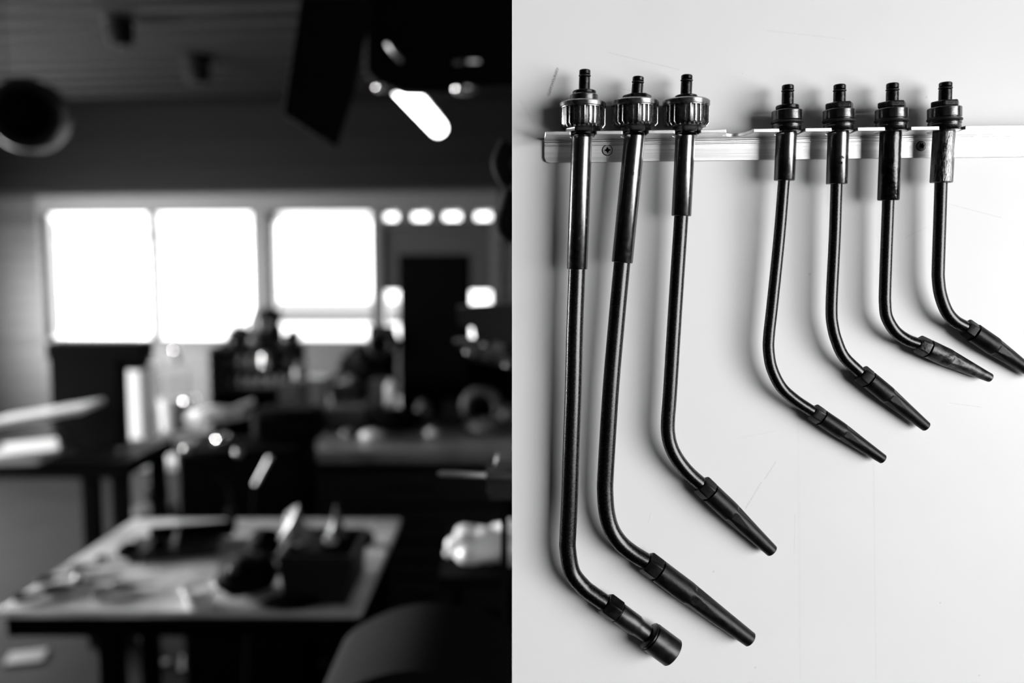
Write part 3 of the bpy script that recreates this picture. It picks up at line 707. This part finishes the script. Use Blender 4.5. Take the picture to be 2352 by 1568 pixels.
# boxes and cans on the back bench
for i, (px0, px1, py0, py1, Yy, m, nm, lab) in enumerate((
        (642, 690, 882, 940, 4.05, 'grey', 'carton', 'plain grey carton at the left end of the back bench'),
        (692, 742, 872, 940, 4.3, 'lgrey', 'carton', 'paler carton pushed against the plain grey one'),
        (764, 795, 884, 925, 4.2, 'grey', 'carton', 'small square carton behind the pale rounded can'),
        (850, 885, 880, 950, 4.1, 'grey', 'carton', 'grey carton between the can and the white jug'),
        (748, 836, 940, 972, 3.9, 'grey', 'flat_box', 'flat grey box in front of the cartons'),
        (1015, 1068, 930, 968, 4.0, 'darkg', 'flat_box', 'flat dark box below the black curved handle'))):
    x0 = at(px0, py1, Yy).x; x1 = at(px1, py1, Yy).x; z1 = at(px0, py0, Yy).z
    c = V(((x0 + x1) / 2, Yy + .08, (bz + z1) / 2))
    put(nm, lab, 'box', [('box_body', B(c, (x1 - x0, .16, z1 - bz), rz=.06 * (i % 3 - 1)), m), ('lid_flap', B(c + V((0, 0, (z1 - bz) / 2 + .003)), (x1 - x0 + .006, .165, .006), rz=.06 * (i % 3 - 1)), m)], (c.x, c.y, bz), 'boxes on the back bench')
for i, (px, py, r, Yy, m, nm, lab) in enumerate(((806, 878, 21, 4.5, 'lgrey', 'paint_can', 'pale rounded can standing among the cartons'), (897, 882, 12, 4.1, 'white', 'white_jug', 'slim white jug at the right end of the cartons'),
                                              (690, 845, 16, 4.4, 'grey', 'spray_can', 'grey spray can behind the two left cartons'), (768, 860, 10, 4.4, 'lgrey', 'spray_can', 'thin pale spray can behind the square carton'))):
    P = at(px, py, Yy); k = scale_at(P) * r
    put(nm, lab, 'can', [('can_body', C(V((P.x, Yy, bz)), P, k), m), ('can_top', C(P, P + V((0, 0, k * .8)), k * .7, k * .3), m)], (P.x, Yy, bz))
for i, (px, py, s, Yy, m, nm, lab) in enumerate(((850, 1010, (.055, .05, .022), 3.64, 'gloss', 'white_cup', 'small white bowl near the front edge of the back bench'), (792, 1015, (.03, .04, .018), 3.7, 'lgrey', 'pale_pot', 'small pale pot left of the white bowl'),
                                              (990, 1014, (.032, .04, .02), 3.7, 'gloss', 'white_roll', 'small white tape roll at mid back bench'), (722, 985, (.05, .05, .05), 3.8, 'darkg', 'dark_pot', 'dark pot at the bench end under the cartons'),
                                              (905, 975, (.13, .09, .055), 3.85, 'blackm', 'black_bag', 'long black bag lying in front of the white jug'), (968, 950, (.04, .04, .07), 3.95, 'grey', 'grey_bottle', 'squat grey bottle right of the black bag'),
                                              (1162, 940, (.03, .03, .05), 3.9, 'lgrey', 'pale_jar', 'pale jar against the board edge on the back bench'), (1130, 1005, (.12, .1, .035), 3.8, 'grey', 'grey_rag', 'grey rag spread at the right end of the back bench'))):
    P = at(px, py, Yy); P.z = bz + s[2] * .85
    P = V((P.x, Yy + .08, P.z)); o = obj(nm, bl(P, s, .12 if i in (4, 7) else 0, 3, 2, i, flat=s[2] * .85), m, origin=(P.x, P.y, bz)); tag(o, lab, {'white_cup': 'bowl', 'pale_pot': 'pot', 'white_roll': 'tape', 'dark_pot': 'pot', 'black_bag': 'bag', 'grey_bottle': 'bottle', 'pale_jar': 'jar', 'grey_rag': 'rag'}[nm])
Yb = 4.75; x0 = at(1078, 900, Yb).x; x1 = at(1260, 900, Yb).x; z1 = at(1100, 800, Yb).z  # black panel and strip added to darken the wall seen here
put('added_dark_panel', 'black panel added on the bench end to darken the wall beside the tall cabinet', 'board', [('board_panel', B(((x0 + x1) / 2, Yb, (bz + z1) / 2), (x1 - x0, .05, z1 - bz)), 'blackm'), ('added_strip', B(((x0 + x1) / 2, Yb - .04, z1 - .06), (x1 - x0 - .04, .02, .02)), 'blackp')], ((x0 + x1) / 2, Yb, bz))
# curved black handle / clamp
Pn = [at(x, y, 4.0) for x, y in ((1072, 965), (1070, 925), (1085, 904), (1108, 900), (1130, 905), (1142, 928), (1144, 965))]
tag(obj('arched_handle', (lambda bm: (sweep(bm, catmull(Pn, 6), .022, 12), bm)[1])(NB()), 'grey', origin=(Pn[0].x, 4.0, bz)), 'grey arched clamp handle standing on the back bench', 'clamp')
P = at(1107, 950, 4.02); tag(obj('black_motor', bl(V((P.x, 4.09, bz + .07)), (.07, .07, .07), 0, flat=.07), 'blackm', origin=(P.x, 4.09, bz)), 'round black motor under the arched handle', 'motor')
# coil of hose
P = at(872, 792, 4.3)
rt = thing('hose_reel', (P.x, 4.35, P.z), 'dark coiled hose reel left of the tall black cabinet', 'hose')
for i in range(4):
    bm = NB(); torus(bm, V((P.x, 4.35 + i * .035, P.z)),   .055 + .006 * (i % 2), .018, DY, 30, 10); obj('hose_coil', bm, 'darkg', rt)
bm = NB(); box2(bm, (P.x - .09, 4.5, bz), (P.x + .05, 4.54, P.z + .08)); obj('reel_stand', bm, 'blackm', rt, smooth=False)
bm = NB(); blob(bm, V((P.x - .06, 4.42, P.z - .09)), (.11, .07, .09), .4, 3, 2, 5); obj('hose_sag', bm, 'blackm', rt)
# tall black cabinet
Yt = 4.35; x0 = at(918, 900, Yt).x; x1 = at(1074, 900, Yt).x; z1 = at(990, 584, Yt).z
put('tall_cabinet', 'tall narrow black cabinet standing on the bench before the blinded window', 'cabinet',
    [('cabinet_body', B(((x0 + x1) / 2, Yt + .2, (bz + z1) / 2), (x1 - x0, .36, z1 - bz)), 'blackm'), ('cabinet_door', B(((x0 + x1) / 2, Yt + .01, (bz + z1) / 2), (x1 - x0 - .02, .016, z1 - bz - .03)), 'blackm')], ((x0 + x1) / 2, Yt + .2, bz))
# lower dark heap left/right of the cabinet on bench
P = V((at(1010, 890, 4.2).x, 4.3, bz + .1)); 
P = at(830, 800, 4.6)
tag(obj('black_tarp', bl(V((at(830, 830, 4.8).x, 4.85, bz + .14)), (.14, .07, .16), .3, 3, 2, 8, flat=.14), 'blackm', origin=(P.x, 4.66, bz)), 'black tarpaulin heap behind the hose reel', 'tarpaulin')
# window blind with brackets
a, b, c, d = wins[3]
zb0 = sz(990, 506)[1]; zb1 = sz(990, 668)[1]
rt = thing('roller_blind', wp((a + b) / 2, .02, zb1), 'dark roller blind pulled down over the right-hand window', 'blind')
bm = NB(); prism(bm, [wp(a + .01, .0, zb1), wp(b - .01, .0, zb1), wp(b - .01, .0, zb0), wp(a + .01, .0, zb0)], SN * .012); obj('blind_cloth', bm, 'blind', rt, smooth=False)
bm = NB(); cyl(bm, wp(a + .01, -.01, zb0 - .03), wp(b - .01, -.01, zb0 - .03), .035); obj('blind_roller', bm, 'darkg', rt)
for q in (932, 1004, 1076):
    s_ = sz(q, 500)[0]; bm = NB(); prism(bm, [wp(s_ - .07, -.03, zb0 - .03), wp(s_ + .07, -.03, zb0 - .03), wp(s_ + .07, -.03, d + .02), wp(s_ - .07, -.03, d + .02)], SN * .02); obj('bracket', bm, 'trim', rt, smooth=False)
# shelf clutter close behind the board edge
ys = 1.9
a = at(1052, 725, ys); b = at(1220, 765, ys)
rt = thing('parts_shelf', b, 'dark slanting shelf cluttered with parts behind the board edge', 'shelf')
bm = NB(); prism(bm, [at(1050, 704, ys), at(1180, 696, ys), at(1260, 706, ys), at(1260, 800, ys), at(1092, 782, ys), at(1086, 752, ys), at(1052, 746, ys)], (0, .05, 0)); obj('upper_board', bm, 'darkg', rt, smooth=False)
bm = NB(); prism(bm, [at(1040, 785, ys), at(1092, 782, ys), at(1260, 812, ys), at(1260, 865, ys), at(1080, 825, ys)], (0, .08, 0)); obj('lower_board', bm, 'darkg', rt, smooth=False)
bm = NB(); box2(bm, (at(1245, 700, ys).x, ys + .05, 0), (at(1265, 700, ys).x, ys + .08, at(1200, 745, ys).z)); obj('shelf_post', bm, 'blackm', rt, smooth=False)
for i, (px, py, s, m) in enumerate(((1103, 793, .008, 'chrome'), (1118, 808, .014, 'grey'), (1140, 797, .012, 'lgrey'), (1150, 815, .014, 'grey'), (1085, 803, .014, 'grey'), (1170, 808, .013, 'darkg'), (1168, 835, .01, 'grey'))):
    P = at(px, py, ys - .01)
    labs = ['tiny chrome ball fitting at the left of the cluttered shelf', 'small grey fitting next to the tiny chrome ball', 'pale fitting highest on the cluttered shelf', 'grey fitting under the pale one on the shelf', 'leftmost grey fitting on the cluttered shelf', 'dark fitting at the board edge on the shelf', 'lowest grey fitting hanging at the board edge']
    tag(obj('pipe_fitting', bl(P, (s * 1.3, s, s), .35, 3, 3, i), m, origin=P), labs[i], 'fitting', 'fittings on the cluttered shelf')
# screwdriver on a stack of boards
yd = 1.0
rt = thing('screwdriver', at(1100, 1090, yd), 'bright steel screwdriver pointing left over the layered boards', 'screwdriver')
k = scale_at(at(1050, 1088, yd))
bm = NB(); a = at(1004, 1087, yd); b = at(1120, 1091, yd); rings(bm, [(a, 2 * k), (a + (b - a) * .08, 7 * k), (b, 7 * k)], b - a, 20); obj('blade', bm, 'alu', rt)
bm = NB(); a = at(1116, 1091, yd); b = at(1230, 1094, yd); rings(bm, [(a, 8 * k), (a + (b - a) * .06, 13 * k), (b, 13 * k)], b - a, 10); obj('handle', bm, 'grey', rt)
rt = thing('parts_holder', at(1160, 1098, yd), 'grey bracket holding the screwdriver behind the board edge', 'bracket')
bm = NB(); prism(bm, [at(x, y, yd + .02) for x, y in ((1118, 1070), (1132, 1078), (1142, 1056), (1200, 1052), (1200, 1099), (1118, 1099))], (0, .04, 0)); obj('bracket_plate', bm, 'grey', rt, smooth=False)
P = at(1160, 1101, yd); bm = NB(); x0 = at(1124, 1101, yd).x; x1 = at(1240, 1101, yd).x
rt = thing('board_stack', (at(1180, 1140, yd).x, yd + .05, 0), 'stack of thin dark boards on a post beside the board edge', 'boards')
zt2 = at(1160, 1101, yd).z; zb2 = at(1160, 1142, yd).z
for i in range(7):
    zz = zb2 + (zt2 - zb2) * i / 7; bm = NB(); sh = [.0, .002, -.003, .003, -.001, .004, .001][i]
    box2(bm, (x0 + sh, yd - .01, zz + .0002), (x1, yd + .12, zz + (zt2 - zb2) / 7 - .0004)); obj('board', bm, 'darkg', rt, smooth=False)
bm = NB(); box2(bm, (at(1150, 1142, yd).x, yd + .02, 0), (at(1165, 1142, yd).x, yd + .08, zb2)); obj('post', bm, 'blackm', rt, smooth=False)
# white bag, right
yw = 2.1
rt = thing('white_bag', at(1120, 1300, yw), 'crumpled glossy white bag at the lower board edge', 'bag')
bm = NB(); blob(bm, at(1098, 1250, yw), (.075, .06, .046), .25, 4, 1.6, 2); obj('bag_body', bm, 'gloss', rt)
bm = NB(); blob(bm, at(1180, 1246, yw + .02), (.062, .06, .056), .3, 4, 1.8, 4); obj('bag_fold', bm, 'gloss', rt)
P = at(1031, 1270, yw); tag(obj('white_ball', bl(P, (.011, .011, .011)), 'gloss', origin=P), 'little white ball left of the crumpled white bag', 'ball')
rt = thing('side_stand', (at(1120, 1300, yw).x, yw, 0), 'black stand carrying the crumpled white bag', 'stand')
zz = at(1100, 1292, yw).z
bm = NB(); box2(bm, (at(1015, 1288, yw).x, yw - .1, zz - .03), (at(1300, 1288, yw).x, yw + .3, zz)); obj('stand_top', bm, 'blackm', rt, smooth=False)
for lx in (1030, 1200):
    bm = NB(); box2(bm, (at(lx, 1288, yw).x, yw + .1, 0), (at(lx, 1288, yw).x + .03, yw + .13, zz - .03)); obj('leg', bm, 'blackm', rt, smooth=False)
# dark rounded stool / wheel guard at the bottom
yg = 1.45
Pn = [at(x, y, yg) for x, y in ((770, 1570), (790, 1470), (860, 1418), (950, 1388), (1040, 1388), (1130, 1412), (1190, 1450))]
arc = catmull(Pn, 6); bm = NB()
low = [p + V((0, 0, -.075)) - V((0, 0, .0)) for p in arc]
prism(bm, arc + low[::-1], (0, -.25, 0))
rt = thing('wheel_guard', (at(980, 1500, yg).x, yg - .1, 0), 'big dark curved machine guard low beside the board', 'guard')
obj('curved_guard', bm, 'guard', rt)
bm = NB(); box2(bm, (at(830, 1500, yg).x, yg - .2, 0), (at(1180, 1500, yg).x, yg - .05, at(1000, 1500, yg).z)); obj('guard_base', bm, 'blackm', rt, smooth=False)

def crumple(P, s, seed):
    rr = random.Random(seed * 5 + 2); bm = NB(); n = 7; top = bm.verts.new(P + V((s[0] * rr.uniform(-.3, .3), 0, s[2] * 1.15)))
    ring = []; ring2 = []
    for k in range(n):
        a = 2 * math.pi * k / n; q = rr.uniform(.75, 1.15); q2 = rr.uniform(.25, .8)
        ring.append(bm.verts.new(P + V((math.cos(a) * s[0] * q, math.sin(a) * s[1] * q, -s[2] * rr.uniform(.7, 1)))))
        ring2.append(bm.verts.new(P + V((math.cos(a) * s[0] * q2, math.sin(a) * s[1] * q2, s[2] * rr.uniform(-.1, .6)))))
    for k in range(n):
        j = (k + 1) % n; bm.faces.new((ring[k], ring[j], ring2[j])); bm.faces.new((ring[k], ring2[j], ring2[k])); bm.faces.new((ring2[k], ring2[j], top))
    bm.faces.new(ring[::-1]); return bm
# crate and clutter on the front table
def T_(px, py): return atz(px, py, tz)
P0 = T_(650, 1388); P1 = T_(800, 1385); 
cxm = (P0.x + P1.x) / 2; Lx = P1.x - P0.x; cyc = P0.y + .13; ch = .13
rt = thing('tool_crate', (cxm, cyc, tz), 'dark grey open crate on the near table', 'crate')
for nm, bmx in (('side', B((cxm, P0.y + .005, tz + ch / 2), (Lx, .01, ch), rx=-.12)), ('side', B((cxm, P0.y + .26, tz + ch / 2), (Lx, .01, ch), rx=.12)), ('side', B((cxm - Lx / 2, cyc, tz + ch / 2), (.01, .26, ch), ry=-.15)),
                ('side', B((cxm + Lx / 2, cyc, tz + ch / 2), (.01, .26, ch), ry=.15)), ('crate_bottom', B((cxm, cyc, tz + .006), (Lx, .25, .01)))): obj(nm, bmx, 'darkg', rt, smooth=False)
for i, (px, py, s, m, lab) in enumerate(((675, 1205, (.045, .04, .05), 'lgrey', 'tallest crumpled paper sticking up from the crate'), (715, 1235, (.05, .05, .03), 'grey', 'flat crumpled paper in the middle of the crate'),
                                         (772, 1200, (.03, .03, .05), 'grey', 'narrow crumpled paper at the right of the crate'), (756, 1238, (.022, .02, .012), 'gloss', 'small white scrap at the crate rim'))):
    P = at(px, py, cyc + .025 * (i - 1)); tag(obj('crumpled_paper', crumple(P, s, i), m, origin=P, smooth=False), lab, 'paper', 'papers in the crate')
P = T_(545, 1390)
put('black_pouch', 'fat black round pouch in the middle of the near table', 'pouch', [('pouch_body', bl((P.x, P.y + .10, tz + .05), (.085, .1, .055), .25, 3, 1.8, 31, flat=.05), 'blackm'), ('pouch_badge', bl((at(528, 1322, P.y).x, P.y + .02, tz + .085), (.014, .008, .018)), 'grey')], (P.x, P.y + .1, tz))
P = T_(600, 1290); tag(obj('black_ball', bl((P.x, P.y + .05, tz + .045), (.05, .05, .045), .2, 3, 2, 33, flat=.045), 'blackm', origin=(P.x, P.y + .05, tz)), 'smaller black pouch behind the fat round one', 'pouch')
P = T_(665, 1405); tag(obj('black_cloth', bl((P.x, P.y + .03, tz + .014), (.08, .035, .018), .3, 3, 2, 34, flat=.014), 'blackm', origin=(P.x, P.y, tz)), 'black cloth at the near table edge before the crate', 'cloth')
P = T_(447, 1402)
put('paper_cup', 'pale round cup at the near edge of the table', 'cup', [('cup_body', C((P.x, P.y + .035, tz), (P.x, P.y + .035, tz + .045), .03, .042), 'white'), ('rim', (lambda b_: (torus(b_, (P.x, P.y + .035, tz + .045), .042, .003, ZAX), b_)[1])(NB()), 'white')], (P.x, P.y + .035, tz))
P = T_(370, 1290)
put('parts_tray', 'shallow dark tray of parts at the far left of the near table', 'tray', [('tray_base', B((P.x, P.y + .12, tz + .01), (.26, .2, .02), rz=.3), 'darkg'), ('tray_rim', B((P.x + .02, P.y + .21, tz + .03), (.26, .012, .05), rz=.3), 'blackm'), ('divider', B((P.x, P.y + .12, tz + .03), (.01, .19, .035), rz=.3), 'lgrey')], (P.x, P.y + .12, tz))
for i, (px, py, s, lab) in enumerate(((295, 1278, .026, 'black lump at the near left of the parts tray'), (365, 1272, .026, 'black lump in the middle before the parts tray'), (445, 1235, .022, 'black lump right of the parts tray'), (838, 1250, .026, 'dark lump on the right of the table beside the crate'))):
    P = T_(px, py); tag(obj('rubber_lump', bl((P.x, P.y, tz + s * .8), (s * 1.2, s * 1.2, s), .3, 3, 2, 40 + i, flat=s * .8), 'blackm', origin=(P.x, P.y, tz)), lab, 'lump', 'dark lumps on the near table')
tl = [(110, 1372, .16, .5, 'blackm', 'long black file nearest the left end of the table'), (165, 1355, .14, .6, 'blackm', 'black handle lying second from the left'), (225, 1342, .12, .45, 'blackm', 'short black punch beside the bright scrap'),
      (270, 1365, .13, .7, 'lgrey', 'pale slim tool pointing at the paper cup'), (200, 1310, .08, .4, 'darkg', 'stubby dark tool behind the black handles'), (310, 1352, .11, .3, 'lgrey', 'pale flat spatula left of the paper cup'),
      (130, 1335, .10, .65, 'darkg', 'dark chisel along the left table edge'), (245, 1290, .05, .2, 'darkg', 'tiny dark tool behind the bright scrap')]
for i, (px, py, L_, rz, m, lab) in enumerate(tl):
    P = T_(px, py); d = V((math.cos(rz), math.sin(rz), 0)); a = V((P.x, P.y, tz + .012)) - d * L_ / 2; b = a + d * L_
    rt = thing('hand_tool', (P.x, P.y, tz), lab, 'tool', 'hand tools at the left of the near table')
    bm = NB(); cyl(bm, a, a + d * L_ * .45, .011, .009, 12); obj('tool_handle', bm, m, rt)
    bm = NB(); cyl(bm, a + d * L_ * .45, b, .005, .004, 10); obj('tool_blade', bm, 'steel' if i % 2 else m, rt)
P = T_(180, 1350); tag(obj('white_scrap', bl((P.x, P.y, tz + .02), (.014, .014, .02), .3, 3, 2, 50, flat=.02), 'lgrey', origin=(P.x, P.y, tz)), 'bright upright scrap among the hand tools', 'scrap')
P = T_(532, 1215)
put('oil_bottle', 'slim dark bottle with a thin spout at the far table edge', 'bottle', [('bottle_body', C((P.x, P.y, tz), (P.x, P.y, tz + .07), .016), 'blackm'), ('spout', (lambda b_: (sweep(b_, catmull([V((P.x, P.y, tz + .07)), V((P.x - .005, P.y, tz + .13)), V((P.x - .03, P.y, tz + .17)), V((P.x - .06, P.y, tz + .18))], 5), .003, 8), b_)[1])(NB()), 'blackp')], (P.x, P.y, tz))
# crate pile behind table, left
yc = 4.45; a = at(300, 1062, yc); b = at(405, 1062, yc)  # white lid puts the light falling on the box top into its colour
put('storage_crate', 'light grey storage box with its lit top coloured white, behind the near table', 'box', [('box_body', B(((a.x + b.x) / 2, yc + .1, a.z / 2 - .02), (b.x - a.x, .2, a.z - .04)), 'lgrey'), ('lid', B(((a.x + b.x) / 2, yc + .1, a.z - .02), (b.x - a.x + .02, .22, .04)), 'gloss')], ((a.x + b.x) / 2, yc + .1, 0))
P = at(360, 1135, yc - .12); tag(obj('black_helmet', bl(V((P.x, P.y, .5)) if False else P, (.06, .06, .06), .1), 'blackm', origin=P), 'round black ball before the light grey storage box', 'ball')
rt = thing('low_stool', (P.x, P.y, 0), 'low dark stool carrying the round black ball', 'stool')
bm = NB(); cyl(bm, (P.x, P.y, P.z - .09), (P.x, P.y, P.z - .06), .12); obj('seat', bm, 'grey', rt)
for a_ in range(3):
    q = V((math.cos(a_ * 2.1) * .09, math.sin(a_ * 2.1) * .09, 0)); bm = NB(); cyl(bm, V((P.x, P.y, P.z - .09)) + q, V((P.x, P.y, 0)) + q * 1.3, .012); obj('leg', bm, 'blackm', rt)
# scraps on floor
for i, (px, py, sx, lab) in enumerate(((60, 1512, .09, 'pale paper scrap on the floor at the bottom left'), (465, 1520, .11, 'bright paper scrap on the floor under the near table'), (375, 1525, .03, 'tiny pale scrap on the floor left of the bright one'))):
    P = atz(px, py, 0); tag(obj('floor_scrap', B((P.x, P.y, .006), (sx * 1.6, sx * 1.3, .01), rz=.3), 'grey' if i == 0 else 'lgrey', origin=(P.x, P.y, 0)), lab, 'paper', 'paper scraps on the floor')

# ================================================================== LIGHT
w = bpy.data.worlds.new('sky'); SC.world = w; w.use_nodes = True
bg = w.node_tree.nodes['Background']; bg.inputs['Color'].default_value = (1, 1, 1, 1); bg.inputs['Strength'].default_value = 6
def area(name, loc, rot, sx, sy, power, portal=False):
    l = bpy.data.lights.new(name, 'AREA'); l.shape = 'RECTANGLE'; l.size = sx; l.size_y = sy; l.energy = power
    if portal: l.cycles.is_portal = True
    o = bpy.data.objects.new(name, l); o.location = loc; o.rotation_euler = rot; COL.objects.link(o); return o
area('window_daylight_right', (2.29, (opR[0] + opR[1]) / 2, (opR[2] + opR[3]) / 2), (math.radians(90), 0, math.radians(90)), opR[1] - opR[0] - .1, opR[3] - opR[2] - .1, 143)
area('window_daylight_left', (-5.29, (opL[0] + opL[1]) / 2, (opL[2] + opL[3]) / 2), (math.radians(90), 0, math.radians(-90)), opL[1] - opL[0] - .1, opL[3] - opL[2] - .1, 1350)
s0 = wins[0][0]; s1 = wins[3][1]; cW = wp((s0 + s1) / 2, .14, (zb + zt) / 2)
area('portal_back', cW, (math.radians(-90), 0, -AW), s1 - s0, zt - zb, 1, portal=True)

cam = bpy.data.cameras.new('camera'); co = bpy.data.objects.new('camera', cam); COL.objects.link(co)
co.location = CAM; co.rotation_euler = (math.radians(90) - PITCH, 0, 0)
cam.sensor_width = 36; cam.lens = F / 2352 * 36; cam.clip_start = .02; cam.clip_end = 200
cam.dof.use_dof = True; cam.dof.focus_distance = .57; cam.dof.aperture_fstop = 3.0
SC.camera = co
SC.view_settings.view_transform = 'Standard'; SC.view_settings.look = 'None'; SC.view_settings.gamma = 1; SC.view_settings.exposure = 0
SC.view_settings.use_curve_mapping = False
